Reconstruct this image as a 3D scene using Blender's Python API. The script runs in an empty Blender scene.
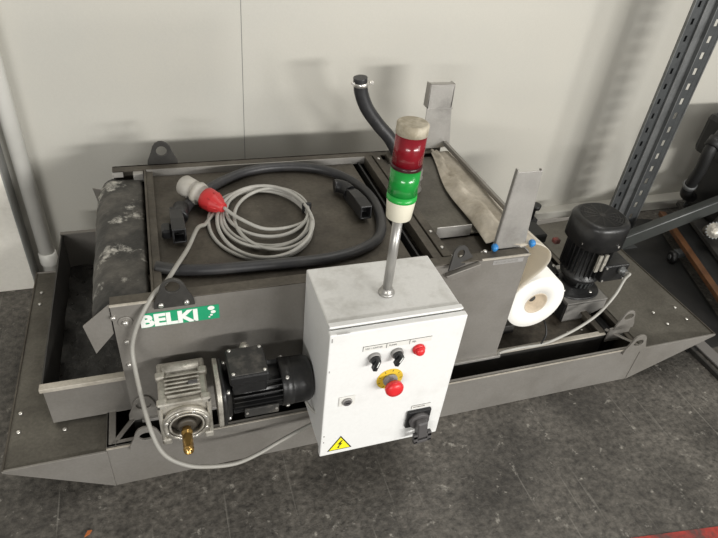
import bpy, bmesh, math, random
from mathutils import Vector, Matrix
random.seed(7)
PI = math.pi
S = bpy.context.scene
COL = S.collection

# ------------------------------------------------------------------ camera
def make_camera():
    cx, cy, cz, p, r, w, f = CAM
    fwd0 = Vector((-math.sin(w), math.cos(w), 0)); right = Vector((math.cos(w), math.sin(w), 0)); up0 = Vector((0, 0, 1))
    fwd = fwd0*math.cos(p) - up0*math.sin(p); up = up0*math.cos(p) + fwd0*math.sin(p)
    r2 = right*math.cos(r) + up*math.sin(r); u2 = -right*math.sin(r) + up*math.cos(r)
    cd = bpy.data.cameras.new('camera'); co = bpy.data.objects.new('camera', cd); COL.objects.link(co)
    m = Matrix((r2, u2, -fwd)).transposed().to_4x4(); m.translation = Vector((cx, cy, cz))
    co.matrix_world = m
    cd.sensor_fit = 'HORIZONTAL'; cd.sensor_width = 36; cd.lens = f*36/718
    cd.clip_start = 0.02; cd.clip_end = 60
    S.camera = co
CAM = (0.1566, -1.1031, 1.5, 0.6498, 0.1174, -0.3814, 581.7)
make_camera()

# ------------------------------------------------------------------ light, world, exposure
def area(name, loc, target, size, energy, color, sy=None):
    l = bpy.data.lights.new(name, 'AREA'); l.energy = energy; l.color = color
    l.shape = 'RECTANGLE'; l.size = size; l.size_y = sy or size
    o = bpy.data.objects.new(name, l); COL.objects.link(o); o.location = loc
    o.rotation_euler = (Vector(target)-Vector(loc)).to_track_quat('-Z', 'Y').to_euler()
    return o
area('window_strip_light', (2.6, -4.2, 1.45), (0.8, 0.4, 0.45), 2.2, 165, (1.0, 0.985, 0.95), 0.28)
area('left_window_light', (-2.0, -4.2, 1.45), (0.4, 0.5, 0.45), 2.2, 85, (1.0, 0.985, 0.95), 0.28)
area('added_tall_light', (5.2, -4.4, 2.0), (1.9, 0.9, 0.9), 0.6, 70, (1.0, 0.985, 0.95), 3.0)  # added tall source out of view, streaks the wall and throws the post shadow
area('ceiling_light', (1.8, 0.1, 4.2), (0.9, 0.5, 0.3), 2.2, 40, (1.0, 0.97, 0.92), 0.9)
W = bpy.data.worlds.new('workshop'); S.world = W; W.use_nodes = True
W.node_tree.nodes['Background'].inputs[0].default_value = (0.60, 0.585, 0.55, 1)
W.node_tree.nodes['Background'].inputs[1].default_value = 0.46
S.view_settings.view_transform = 'Standard'; S.view_settings.look = 'None'
S.view_settings.gamma = 1; S.view_settings.use_curve_mapping = False
S.view_settings.exposure = 0.0

# ------------------------------------------------------------------ materials
def mat(name, base, rough=.5, metal=0., dirt=None, dscale=6., damt=.5, lo=.45, hi=.65, grain=0., gscale=90., bump=0., bscale=60.,
        stretch=(1, 1, 1), coat=0., emit=0., ior=None, rvar=.0, trans=0., third=None):
    m = bpy.data.materials.new(name); m.use_nodes = True
    nt = m.node_tree; N = nt.nodes; L = nt.links; b = N['Principled BSDF']
    b.inputs['Roughness'].default_value = rough; b.inputs['Metallic'].default_value = metal
    b.inputs['Coat Weight'].default_value = coat
    if trans: b.inputs['Transmission Weight'].default_value = trans
    base = tuple(base)+(1,)
    tc = N.new('ShaderNodeTexCoord'); geo = N.new('ShaderNodeNewGeometry')
    mp = N.new('ShaderNodeMapping'); mp.inputs['Scale'].default_value = stretch
    L.new(geo.outputs['Position'], mp.inputs[0])
    def noise(sc, det=5, rgh=.6):
        n = N.new('ShaderNodeTexNoise'); n.inputs['Scale'].default_value = sc; n.inputs['Detail'].default_value = det
        n.inputs['Roughness'].default_value = rgh; L.new(mp.outputs[0], n.inputs['Vector']); return n.outputs['Fac']
    def ramp(fac, a, c, k=1.):
        r = N.new('ShaderNodeMapRange'); r.inputs[1].default_value = a; r.inputs[2].default_value = c
        r.inputs[3].default_value = 0; r.inputs[4].default_value = k; L.new(fac, r.inputs[0]); return r.outputs[0]
    def mix(fac, A, B, mode='MIX'):
        x = N.new('ShaderNodeMix'); x.data_type = 'RGBA'; x.blend_type = mode
        if isinstance(fac, float): x.inputs[0].default_value = fac
        else: L.new(fac, x.inputs[0])
        for i, q in ((6, A), (7, B)):
            if isinstance(q, tuple): x.inputs[i].default_value = q
            else: L.new(q, x.inputs[i])
        return x.outputs[2]
    col = base
    if dirt: col = mix(ramp(noise(dscale), lo, hi, damt), col, tuple(dirt)+(1,))
    if third:
        c3, s3, l3, h3, k3 = third
        col = mix(ramp(noise(s3, 8, .7), l3, h3, k3), col, tuple(c3)+(1,))
    if grain:
        g = N.new('ShaderNodeMapRange'); g.inputs[1].default_value = .3; g.inputs[2].default_value = .7
        g.inputs[3].default_value = 1-grain; g.inputs[4].default_value = 1+grain
        L.new(noise(gscale, 4), g.inputs[0])
        cc = N.new('ShaderNodeCombineColor')
        for i in range(3): L.new(g.outputs[0], cc.inputs[i])
        col = mix(1.0, col, cc.outputs[0], 'MULTIPLY')
    if isinstance(col, tuple): b.inputs['Base Color'].default_value = col
    else: L.new(col, b.inputs['Base Color'])
    if rvar:
        r = N.new('ShaderNodeMapRange'); r.inputs[1].default_value = .3; r.inputs[2].default_value = .7
        r.inputs[3].default_value = max(0, rough-rvar); r.inputs[4].default_value = min(1, rough+rvar)
        L.new(noise(dscale*2.3), r.inputs[0]); L.new(r.outputs[0], b.inputs['Roughness'])
    if bump:
        bp_ = N.new('ShaderNodeBump'); bp_.inputs['Strength'].default_value = bump; bp_.inputs['Distance'].default_value = .004
        L.new(noise(bscale, 6), bp_.inputs['Height']); L.new(bp_.outputs[0], b.inputs['Normal'])
    if emit:
        b.inputs['Emission Color'].default_value = base; b.inputs['Emission Strength'].default_value = emit
    return m

M = {}
M['wall'] = mat('painted_wall', (.58, .56, .50), .36, 0, (.54, .53, .485), 1.6, .6, .4, .65, .02, 160, .10, 30, third=((.22, .21, .18), 30, .715, .735, .75))
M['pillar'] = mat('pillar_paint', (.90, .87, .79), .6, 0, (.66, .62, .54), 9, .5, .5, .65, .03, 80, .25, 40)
M['pillar_side'] = mat('pillar_side_grey', (.33, .33, .315), .6, 0, (.25, .25, .24), 6, .5, .45, .6, .03, 80, .1, 40)  # side face a much darker grey than the front face
M['floor'] = mat('worn_concrete', (.056, .051, .044), .55, 0, (.130, .119, .103), 3.4, .9, .38, .64, .55, 55, .8, 90, rvar=.15,
                 third=((.36, .34, .30), 24, .60, .66, .7))
M['redpaint'] = mat('floor_paint_red', (.36, .04, .03), .6, 0, (.09, .05, .045), 18, .9, .45, .6, .2, 70)
M['steel'] = mat('dull_steel', (.275, .26, .238), .50, .45, (.21, .195, .172), 5, .6, .42, .62, .05, 130, .04, 200, rvar=.08)
M['steel_light'] = mat('clean_steel', (.41, .395, .37), .42, .55, (.26, .25, .235), 9, .6, .52, .7, .05, 150, .03, 200, rvar=.08)
M['steel_edge'] = mat('worn_bright_edge', (.55, .51, .44), .42, .3, (.38, .34, .28), 14, .5, .5, .6, .1, 120)
M['steel_dirty'] = mat('grimy_steel', (.105, .092, .073), .55, .3, (.055, .047, .037), 7, .8, .40, .62, .18, 90, .12, 90, rvar=.15)
M['deck'] = mat('sludge_deck', (.115, .10, .08), .5, .25, (.045, .036, .027), 9, .85, .42, .6, .3, 60, .25, 60, rvar=.2)
M['dirty_deck'] = mat('splashed_deck', (.14, .13, .108), .5, .35, (.085, .077, .063), 6, .8, .4, .62, .16, 120, .1, 90, rvar=.12, third=((.30, .28, .24), 40, .68, .78, .5))
M['oil'] = mat('oil_sludge', (.014, .013, .012), .38, 0, (.055, .05, .045), 16, .7, .5, .68, .5, 50, .6, 60, rvar=.2)
M['dark_metal'] = mat('dark_painted_metal', (.045, .043, .040), .5, .3, (.09, .085, .075), 8, .5, .5, .65, .1, 90)
M['black'] = mat('black_plastic', (.012, .012, .013), .42, 0, (.03, .03, .03), 12, .4, .5, .7, .1, 80, .05, 100)
M['black_motor'] = mat('black_motor_paint', (.012, .012, .0125), .36, .0, (.04, .038, .034), 16, .5, .5, .7, .2, 80, .15, 90)
M['dusty_black'] = mat('dusty_black_lid', (.028, .027, .025), .6, 0, (.12, .11, .095), 28, .6, .5, .66, .2, 80, .1, 90)
M['hose'] = mat('black_rubber_hose', (.028, .028, .030), .42, 0, (.055, .053, .05), 12, .5, .45, .65, .1, 80, .12, 120)
M['belt'] = mat('worn_conveyor_belt', (.030, .029, .026), .55, 0, (.12, .11, .095), 9, .7, .42, .62, .3, 60, .6, 40, third=((.62, .60, .54), 7.5, .555, .64, .8))
M['alu'] = mat('cast_aluminium', (.50, .475, .42), .42, .55, (.26, .24, .20), 22, .7, .48, .64, .12, 120, .25, 120, rvar=.1)
M['brass'] = mat('brass', (.62, .40, .13), .28, .9, (.33, .20, .07), 25, .6, .45, .6, .1, 90)
M['white_box'] = mat('cabinet_enamel', (.80, .80, .785), .38, 0, (.66, .65, .62), 12, .3, .55, .7, .02, 100, .02, 80)
M['dusty_white'] = mat('dusty_enamel', (.70, .695, .67), .55, 0, (.50, .49, .455), 20, .55, .48, .66, .04, 100, .05, 80)
M['gasket'] = mat('grey_gasket', (.20, .20, .19), .7)
def floor_scratches():
    nt = M['floor'].node_tree; N, L = nt.nodes, nt.links; b = N['Principled BSDF']
    src = b.inputs['Base Color'].links[0].from_socket
    geo = N.new('ShaderNodeNewGeometry')
    for rot, sc in ((.35, (60, 2.2, 1)), (-.9, (75, 1.6, 1))):
        mp = N.new('ShaderNodeMapping'); mp.inputs['Rotation'].default_value = (0, 0, rot); mp.inputs['Scale'].default_value = sc
        L.new(geo.outputs['Position'], mp.inputs[0])
        n = N.new('ShaderNodeTexNoise'); n.inputs['Scale'].default_value = 1.2; n.inputs['Detail'].default_value = 3; L.new(mp.outputs[0], n.inputs['Vector'])
        mr = N.new('ShaderNodeMapRange'); mr.inputs[1].default_value = .66; mr.inputs[2].default_value = .74; mr.inputs[4].default_value = .45
        L.new(n.outputs['Fac'], mr.inputs[0])
        mx = N.new('ShaderNodeMix'); mx.data_type = 'RGBA'; L.new(mr.outputs[0], mx.inputs[0]); L.new(src, mx.inputs[6]); mx.inputs[7].default_value = (.27, .255, .225, 1)
        src = mx.outputs[2]
    L.new(src, b.inputs['Base Color'])
floor_scratches()
M['red'] = mat('red_button', (.72, .025, .03), .35)
M['lamp_red'] = mat('red_lens', (.22, .006, .014), .22, 0, (.17, .004, .010), 12, .5, .4, .6, .1, 60, coat=.25)
M['lamp_green'] = mat('green_lens', (.010, .30, .045), .22, 0, (.008, .25, .035), 12, .5, .4, .6, .1, 60, coat=.25)
M['lens_ring'] = mat('dark_ring', (.05, .008, .012), .3)
M['green_ring'] = mat('green_collar', (.02, .40, .06), .3)
M['cream'] = mat('cream_plastic', (.80, .76, .62), .45)
M['cream_dirty'] = mat('dusty_cream_cap', (.50, .45, .35), .6, 0, (.26, .22, .15), 30, .7, .45, .6, .1, 80)
M['yellow'] = mat('yellow_plate', (.75, .52, .04), .5)
M['yellow_sign'] = mat('yellow_sign', (.92, .82, .02), .5)
M['ink'] = mat('black_ink', (.012, .012, .012), .5)
M['grey_plastic'] = mat('grey_plastic', (.30, .29, .28), .5)
M['dark_grey'] = mat('dark_grey_plastic', (.085, .08, .08), .5)
M['label'] = mat('paper_label', (.74, .73, .69), .5)
M['white'] = mat('white_paint', (.86, .88, .84), .45)
M['green'] = mat('green_logo', (.018, .33, .155), .4)
M['pole'] = mat('grey_pole', (.42, .41, .39), .35, .6)
M['cable'] = mat('grey_cable', (.33, .32, .29), .5, 0, (.30, .285, .25), 20, .5, .45, .6)
M['cable_white'] = mat('pale_cable', (.43, .42, .385), .5, 0, (.34, .33, .30), 25, .5, .45, .6)
M['plug_red'] = mat('red_plug', (.50, .028, .030), .42)
M['plug_grey'] = mat('plug_grey', (.43, .41, .37), .5, 0, (.34, .31, .25), 30, .5)
M['paper'] = mat('filter_paper', (.90, .885, .84), .9)
def translucent(m, col, k):
    N, L = m.node_tree.nodes, m.node_tree.links; out = [n for n in N if n.type == 'OUTPUT_MATERIAL'][0]
    t = N.new('ShaderNodeBsdfTranslucent'); t.inputs[0].default_value = (*col, 1); mx = N.new('ShaderNodeMixShader'); mx.inputs[0].default_value = k
    L.new(N['Principled BSDF'].outputs[0], mx.inputs[1]); L.new(t.outputs[0], mx.inputs[2]); L.new(mx.outputs[0], out.inputs[0])
M['paper_thin'] = mat('filter_paper_single_layer', (.86, .83, .76), .9); translucent(M['paper_thin'], (.88, .80, .66), .45)
M['core'] = mat('cardboard_core', (.42, .35, .26), .85, 0, (.28, .23, .17), 30, .5)
M['core_in'] = mat('cardboard_inner', (.66, .56, .43), .85, 0, (.38, .31, .23), 22, .5)
M['cloth'] = mat('used_filter_cloth', (.56, .51, .425), .9, 0, (.30, .26, .20), 8, .75, .42, .66, .1, 60, .3, 50)
M['galv'] = mat('galvanised_steel', (.20, .205, .205), .42, .6, (.14, .145, .145), 14, .6, .45, .6, .08, 90)
M['galv_dark'] = mat('galvanised_dark', (.085, .09, .092), .45, .5, (.06, .062, .064), 14, .6, .45, .6, .08, 90)
M['brace'] = mat('brace_paint', (.060, .064, .060), .5, .3, (.045, .047, .044), 12, .5)
M['pvc'] = mat('white_pipe', (.78, .77, .72), .42, 0, (.68, .67, .62), 8, .5)
M['screw'] = mat('zinc_screw', (.72, .70, .66), .3, .8)
M['blue'] = mat('blue_plastic', (.03, .22, .55), .35)
M['orange'] = mat('varnished_plank', (.13, .056, .022), .5, 0, (.08, .034, .014), 14, .6, .45, .6, .1, 60)
M['dull_black'] = mat('black_sheet', (.018, .018, .018), .5, .2, (.035, .034, .032), 10, .5)
M['galvrail'] = mat('floor_rail', (.22, .21, .20), .5, .4)
M['leaf'] = mat('orange_scrap', (.45, .13, .03), .7)

# ------------------------------------------------------------------ mesh helpers
class B:
    def __init__(s): s.bm = bmesh.new(); s.mi = 0; s.sm = False
    def _f(s, vs):
        try: f = s.bm.faces.new(vs)
        except ValueError: return None
        f.material_index = s.mi; f.smooth = s.sm; return f
    def box(s, a, b, bev=0.0, M4=None, seg=1):
        x0, y0, z0 = a; x1, y1, z1 = b
        t = bmesh.new(); bmesh.ops.create_cube(t, size=1)
        for v in t.verts: v.co = Vector((x0+(v.co.x+.5)*(x1-x0), y0+(v.co.y+.5)*(y1-y0), z0+(v.co.z+.5)*(z1-z0)))
        if bev: bmesh.ops.bevel(t, geom=t.edges[:], offset=bev, segments=seg, affect='EDGES', profile=.5)
        s._merge(t, M4); return s
    def _merge(s, t, M4=None):
        mp = {}
        for v in t.verts: mp[v] = s.bm.verts.new(M4 @ v.co if M4 else v.co)
        for f in t.faces: s._f([mp[v] for v in f.verts])
        t.free()
    def rings(s, rs, cap0=True, cap1=True, closed=True):
        R = [[s.bm.verts.new(p) for p in r] for r in rs]
        n = len(R[0])
        for A, C in zip(R, R[1:]):
            for i in range(n if closed else n-1):
                j = (i+1) % n; s._f([A[i], A[j], C[j], C[i]])
        sm = s.sm; s.sm = False
        if cap0: s._f(R[0][::-1])
        if cap1: s._f(R[-1])
        s.sm = sm
        return s
    def lathe(s, prof, o, d, seg=24, caps=True, sx=1, sy=1, up=None, ex=None):
        """prof: (distance along d, radius); ex: superellipse power"""
        o = Vector(o); d = Vector(d).normalized()
        u = Vector(up) if up else (Vector((0, 0, 1)) if abs(d.z) < .9 else Vector((1, 0, 0)))
        a = u.cross(d).normalized(); b = d.cross(a)
        def pt(t, r, q):
            c, n = math.cos(q), math.sin(q)
            if ex: k = (abs(c)**ex+abs(n)**ex)**(-1/ex); c *= k; n *= k
            return o+d*t+a*(r*c*sx)+b*(r*n*sy)
        s.sm = True
        s.rings([[pt(t, r, 2*PI*i/seg) for i in range(seg)] for t, r in prof], caps, caps)
        s.sm = False; return s
    def cyl(s, p0, p1, r, seg=20, r1=None, bev=0):
        p0, p1 = Vector(p0), Vector(p1); L = (p1-p0).length; r1 = r if r1 is None else r1
        pr = [(0, r), (L, r1)] if not bev else [(0, r-bev), (bev, r), (L-bev, r1), (L, r1-bev)]
        return s.lathe(pr, p0, p1-p0, seg)
    def ring(s, o, d, ro, ri, h, seg=28):
        o = Vector(o)
        s.lathe([(0, ri), (0, ro), (h, ro), (h, ri), (0, ri)], o, d, seg, caps=False); return s
    def tube(s, path, r, seg=10, res=8, closed=False, raw=False):
        P = [Vector(p) for p in path] if raw else smooth_path(path, res, closed)
        n = len(P); T = []
        for i in range(n):
            if closed: t = P[(i+1) % n]-P[i-1]
            else: t = P[min(i+1, n-1)]-P[max(i-1, 0)]
            T.append(t.normalized())
        u = Vector((0, 0, 1)) if abs(T[0].z) < .9 else Vector((1, 0, 0))
        a = u.cross(T[0]).normalized(); rs = []
        for i in range(n):
            a = (a - T[i]*a.dot(T[i])).normalized(); b = T[i].cross(a)
            rr = r[i*(len(r)-1)//max(1, n-1)] if isinstance(r, (list, tuple)) else r
            rs.append([P[i]+a*rr*math.cos(2*PI*k/seg)+b*rr*math.sin(2*PI*k/seg) for k in range(seg)])
        if closed: rs.append(rs[0])
        s.sm = True; s.rings(rs, not closed, not closed); s.sm = False; return s
    def prism(s, poly, depth, o=(0, 0, 0), u=(1, 0, 0), v=(0, 0, 1)):
        """polygon in plane (u, v) at o, extruded by depth along u x v"""
        o, u, v = Vector(o), Vector(u), Vector(v); n = u.cross(v).normalized()
        A = [o+u*p[0]+v*p[1] for p in poly]
        return s.rings([A, [p+n*depth for p in A]])
    def holed(s, outline, hc, hr, depth, o=(0, 0, 0), u=(1, 0, 0), v=(0, 0, 1), seg=32, hsx=1):
        """plate with one round hole; outline star-shaped about the hole"""
        o, u, v = Vector(o), Vector(u), Vector(v); n = u.cross(v).normalized()
        angs = [2*PI*i/seg for i in range(seg)]
        for p in outline: angs.append(math.atan2(p[1]-hc[1], p[0]-hc[0]) % (2*PI))
        angs = sorted(set(round(a, 5) for a in angs)); out = []; inn = []
        for a in angs:
            dx, dy = math.cos(a), math.sin(a); best = 1e9
            for (x0, y0), (x1, y1) in zip(outline, outline[1:]+outline[:1]):
                ex, ey = x1-x0, y1-y0; den = dx*ey-dy*ex
                if abs(den) < 1e-12: continue
                t = ((x0-hc[0])*ey-(y0-hc[1])*ex)/den; q = ((x0-hc[0])*dy-(y0-hc[1])*dx)/den
                if t > 0 and -1e-4 <= q <= 1+1e-4 and t < best: best = t
            out.append((hc[0]+dx*best, hc[1]+dy*best)); inn.append((hc[0]+dx*hr*hsx, hc[1]+dy*hr))
        f = lambda p, k: o+u*p[0]+v*p[1]+n*k
        R = [[f(p, 0) for p in inn], [f(p, 0) for p in out], [f(p, depth) for p in out], [f(p, depth) for p in inn]]
        R.append(R[0]); return s.rings(R, False, False)
    def build(s, name, m, parent=None, bevel=0, **kw):
        bmesh.ops.remove_doubles(s.bm, verts=s.bm.verts, dist=1e-6)
        bmesh.ops.recalc_face_normals(s.bm, faces=s.bm.faces)
        return link(name, s.bm, m, parent, bevel, **kw)

def smooth_path(pts, res=8, closed=False):
    P = [Vector(p) for p in pts]; n = len(P); out = []
    rng = range(n) if closed else range(n-1)
    for i in rng:
        g = (lambda k: P[k % n]) if closed else (lambda k: P[max(0, min(n-1, k))])
        p0, p1, p2, p3 = g(i-1), g(i), g(i+1), g(i+2)
        for j in range(res):
            t = j/res
            out.append(.5*((2*p1)+(p2-p0)*t+(2*p0-5*p1+4*p2-p3)*t*t+(3*p1-p0-3*p2+p3)*t**3))
    if not closed: out.append(P[-1])
    return out

WL = {}          # world location of every object built
def link(name, bm, m, parent=None, bevel=0, label=None, cat=None, group=None, kind=None):
    me = bpy.data.meshes.new(name)
    vs = [v.co for v in bm.verts]
    lo = Vector([min(v[i] for v in vs) for i in range(3)]); hi = Vector([max(v[i] for v in vs) for i in range(3)])
    c = (lo+hi)/2
    if parent is None: c.z = lo.z
    for v in bm.verts: v.co -= c
    bm.to_mesh(me); bm.free()
    for q in (m if isinstance(m, (list, tuple)) else [m]): me.materials.append(M[q] if isinstance(q, str) else q)
    o = bpy.data.objects.new(name, me); COL.objects.link(o)
    WL[o.name] = c.copy()
    if parent is not None: o.parent = parent; o.location = c - WL[parent.name]
    else: o.location = c
    if bevel:
        b = o.modifiers.new('bevel', 'BEVEL'); b.width = bevel; b.segments = 2; b.limit_method = 'ANGLE'; b.angle_limit = .7
    tag(o, label, cat, group, kind); return o
def tag(o, label=None, cat=None, group=None, kind=None):
    for k, q in (('label', label), ('category', cat), ('group', group), ('kind', kind)):
        if q: o[k] = q
def thing(name, loc, label, cat, group=None):
    o = bpy.data.objects.new(name, None); COL.objects.link(o); o.location = loc; o.empty_display_size = .05
    WL[o.name] = Vector(loc); tag(o, label, cat, group); return o
def dup(src, loc, parent):
    """a copy of one part at a new world place"""
    c = src.copy(); COL.objects.link(c); c.parent = parent; c.location = Vector(loc)-WL[parent.name]; WL[c.name] = Vector(loc); return c

LUG = [(-.047, 0), (.047, 0), (.045, .018), (.033, .045), (.026, .066), (.018, .077), (.006, .083), (-.006, .083), (-.018, .077), (-.026, .066), (-.033, .045), (-.045, .018)]

# ================================================================== SETTING
WY = lambda x: .942+.019*x                        # the back wall stands a hair off parallel
b = B(); b.box((-3.2, -5.5, -.1), (6.2, 1.15, 0)); floor = b.build('floor', 'floor', kind='structure')
b = B(); b.prism([(.95, -.575), (1.25, -.585), (1.75, -.655), (1.78, -.71), (1.2, -.645), (.95, -.61)], .0012, (0, 0, 0), (1, 0, 0), (0, 1, 0))
b.build('painted_line', 'redpaint', floor, label='worn red floor line at the bottom right corner', kind='structure')
b = B(); b.prism([(-3.2, WY(-3.2)), (6.2, WY(6.2)), (6.2, 1.3), (-3.2, 1.3)], 2.9, (0, 0, 0), (1, 0, 0), (0, 1, 0))
wall = b.build('wall_back', 'wall', kind='structure')
b = B(); b.box((.4535, WY(.45)-.0006, .0), (.4555, WY(.45)+.01, 2.9)); b.build('panel_joint', 'gasket', wall, kind='structure')
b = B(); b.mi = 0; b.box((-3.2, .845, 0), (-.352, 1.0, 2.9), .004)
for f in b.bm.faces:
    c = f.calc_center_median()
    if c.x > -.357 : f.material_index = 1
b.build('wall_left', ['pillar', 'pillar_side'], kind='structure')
b = B(); b.box((1.35, .925, 0), (6.2, 1.02, .055), .004)
b.build('baseboard_back', 'wall', kind='structure')

# drain pipe in the corner
dp = thing('drain_pipe', (-.297, .895, 0), 'off-white plastic downpipe standing in the corner beside the pillar at the left', 'pipe')
px, py = -.297, .895
B().cyl((px, py, 0), (px, py, 2.9), .0265, 24).build('pipe', 'pvc', dp)
b = B(); b.lathe([(0, .0268), (.004, .031), (.05, .031), (.054, .0268)], (px, py, .075), (0, 0, 1), 24); b.build('coupling', 'pvc', dp)

# ================================================================== COLLECTING TANK
TY0, TY1, TZ = -.076, .735, .163
XL, XR, XTL, XTR = -.07, 1.65, -.312, 1.985
tank = thing('collecting_tank', (.8, .33, 0), 'low grey steel collecting tank on the floor with ramped ends, under the whole machine', 'tank')
b = B(); b.box((XL, TY0, 0), (XR, TY0+.006, TZ)); b.box((XL, TY0-.002, TZ-.004), (XR, TY0+.014, TZ)); b.build('front_panel', 'steel', tank, .0012)
b = B(); b.box((XL, TY0-.0025, TZ-.0015), (XR, TY0+.002, TZ+.001)); b.build('rim_edge', 'steel_edge', tank, label='bright worn top edge')
b = B(); b.box((XL, TY1-.006, 0), (XR, TY1, TZ)); b.build('back_panel', 'steel', tank, .0012)
b = B(); b.box((XL, TY0+.006, 0), (XR, TY1-.006, .006)); b.build('bottom_plate', 'deck', tank)
for nm, xa, xt, lb in (('ramp_deck', XL, XTL, None), ('ramp_deck', XR, XTR, None)):
    s = -1 if xt < xa else 1
    e = xa - s*.0
    # deck sheet, dished a little towards the tank
    b = B(); ny = 14
    zt, zi = .152, (.150 if s < 0 else .128)
    poly_x = [xt, xt-s*.012, xt-s*.10, e+s*.022, e]
    poly_z = [zt, zt, (zt+zi)/2+.0, zi, zi+.003]
    poly = list(zip(poly_x, poly_z)); poly += [(x, z-.005) for x, z in reversed(poly)]
    b.prism(poly, TY1-TY0-.008, (0, TY1-.004, 0), (1, 0, 0), (0, 0, 1)); b.build(nm, 'dirty_deck', tank)
    for y, n2 in ((TY0+.004, 'ramp_side'), (TY1, 'ramp_side')):
        b = B(); b.prism([(xa, 0.0), (xt, zt-.004), (xt, zt+.003), (xa, zt+.003)], .006, (0, y, 0), (1, 0, 0), (0, 0, 1)); b.build(n2, 'steel', tank, .001)
    b = B(); b.prism([(xa, 0), (xt, zt-.004), (xt, zt-.009), (xa, -.0+.0)], TY1-TY0-.012, (0, TY1-.006, 0), (1, 0, 0), (0, 0, 1)); b.build('ramp_underside', 'steel', tank)
    b = B(); b.box((min(xt, xt-s*.004), TY0, zt-.003), (max(xt, xt-s*.004), TY1, zt+.004)); b.build('ramp_lip', 'steel_dirty', tank)
# inner flange and diagonal gusset at both ends
for s, x0 in ((1, XL), (-1, XR)):
    b = B(); b.box((min(x0, x0+s*.022), TY0+.006, TZ-.006), (max(x0, x0+s*.022), TY1-.006, TZ), .0008)
    b.box((min(x0, x0+s*.005), TY0+.006, .006), (max(x0, x0+s*.005), TY1-.006, TZ)); b.build('end_flange', 'steel' if s > 0 else 'steel_dirty', tank)
    b = B(); y0 = TY0+.006
    b.prism([(x0+s*.004, y0), (x0+s*.018, y0), (x0+s*.085, y0+.094), (x0+s*.073, y0+.10)], .004, (0, 0, TZ-.004 if s > 0 else TZ), (1, 0, 0), (0, 1, 0))
    b.build('corner_brace', 'steel', tank, .0008)
b = B(); b.box((XL+.022, TY0+.006, TZ-.006), (XL+.068, TY0+.024, TZ)); b.build('corner_brace', 'steel', tank, .0008)
for x in (.033, 1.612):
    b = B(); b.holed([(p[0], p[1]-.01) for p in LUG], (0, .037), .015, .007, (x, TY0-.002, TZ-.004), seg=28, hsx=1.25)
    b.build('lifting_lug', 'steel', tank, .001)
for x, y in ((-.29, .103), (-.288, .040), (-.176, .022), (-.285, .62), (-.285, .56), (1.845, .086), (1.945, .086), (1.941, .02), (1.855, .02)):
    z = .152 if x < 0 else (.149 if x > 1.9 else .1415)
    B().lathe([(0, .0055), (.003, .0055), (.0045, .003)], (x, y, z), (0, 0, 1), 12).build('bolt', 'screw', tank)

# inner dirty tank that the filter machine stands in
inn = thing('inner_tank', (.8, .35, .006), 'narrower sludge-stained inner trough inside the collecting tank, below the filter machine', 'tank')
IX0, IX1, IY0, IY1 = -.004, 1.563, .012, .70
b = B(); b.box((IX0, IY0, .006), (IX1, IY0+.006, .158)); b.build('front_panel', 'dark_metal', inn)
b = B(); b.box((IX0, IY0-.003, .155), (IX1, IY0+.016, .160)); b.build('rim', 'steel_edge', inn, .001, label='bright worn rim')
b = B(); b.box((IX0, IY1-.006, .006), (IX1, IY1, .160)); b.build('back_panel', 'dark_metal', inn)
b = B(); b.box((IX0, IY0+.006, .006), (IX0+.006, IY1-.006, .160)); b.build('left_panel', 'dark_metal', inn)
b = B(); b.box((IX1-.006, IY0+.006, .006), (IX1, IY1-.006, .160)); b.box((IX1-.02, IY0+.006, .155), (IX1+.004, IY1-.006, .161)); b.build('right_panel', 'steel_dirty', inn)
b = B(); b.box((IX0+.006, IY0+.006, .118), (IX1-.006, IY1-.006, .124)); b.build('deck_plate', 'deck', inn)
b = B(); b.holed([(p[0]*.85, p[1]*1.0) for p in LUG], (0, .056), .014, .006, (1.612, .0, .190), seg=28, hsx=1.3)
b.box((1.562, .0, .13), (1.652, .006, .192)); b.build('lifting_lug', 'steel', inn, .001)
b = B(); b.box((1.600, .02, .02), (1.632, .62, .135), .003); b.build('channel_beam', 'dull_black', inn)
for x in (1.46, 1.52): B().lathe([(0, .005), (.004, .005), (.006, .003)], (x, .075, .124), (0, 0, 1), 12).build('bolt', 'screw', inn)

# ================================================================== LEFT DRIP BOX
db = thing('drip_box', (-.1, .4, .156), 'open grey sheet-metal box with black oily sludge inside, left of the filter machine', 'box')
X0, X1, Y0, Y1, Z0, Z1 = -.203, .012, .045, .765-.05, .160, .307
Y1 = .735
b = B(); b.box((X0, Y0, Z0), (X1-.015, Y0+.004, Z1)); b.build('front_panel', 'steel', db)
b = B(); b.box((X0-.004, Y0-.016, Z1-.012), (X1-.008, Y0+.006, Z1+.001), .0015); b.build('front_lip', 'steel_edge', db, label='tan worn front lip')
b = B(); b.box((X0, Y0+.004, Z0), (X0+.004, Y1, Z1)); b.build('left_panel', 'dark_metal', db)
b = B(); b.box((X0, Y1-.004, Z0), (X1-.015, Y1, Z1)); b.box((X0-.003, Y1-.008, Z1-.004), (X1-.01, Y1+.008, Z1+.001)); b.build('back_panel', 'steel', db)
b = B(); b.box((X0+.004, Y0+.004, Z0), (X1-.015, Y1-.004, Z0+.005)); b.build('bottom_plate', 'oil', db)
b = B(); g = 26
vs = [[b.bm.verts.new((X0+.005+(X1-.022-X0)*i/8, Y0+.006+(Y1-Y0-.012)*j/g, Z0+.009+.004*math.sin(i*2.1+j*.9)+random.uniform(0, .004))) for i in range(9)] for j in range(g+1)]
b.sm = True
for j in range(g):
    for i in range(8): b._f([vs[j][i], vs[j][i+1], vs[j+1][i+1], vs[j+1][i]])
b.build('sludge', 'oil', db, label='black oily sludge', kind='stuff')

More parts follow.
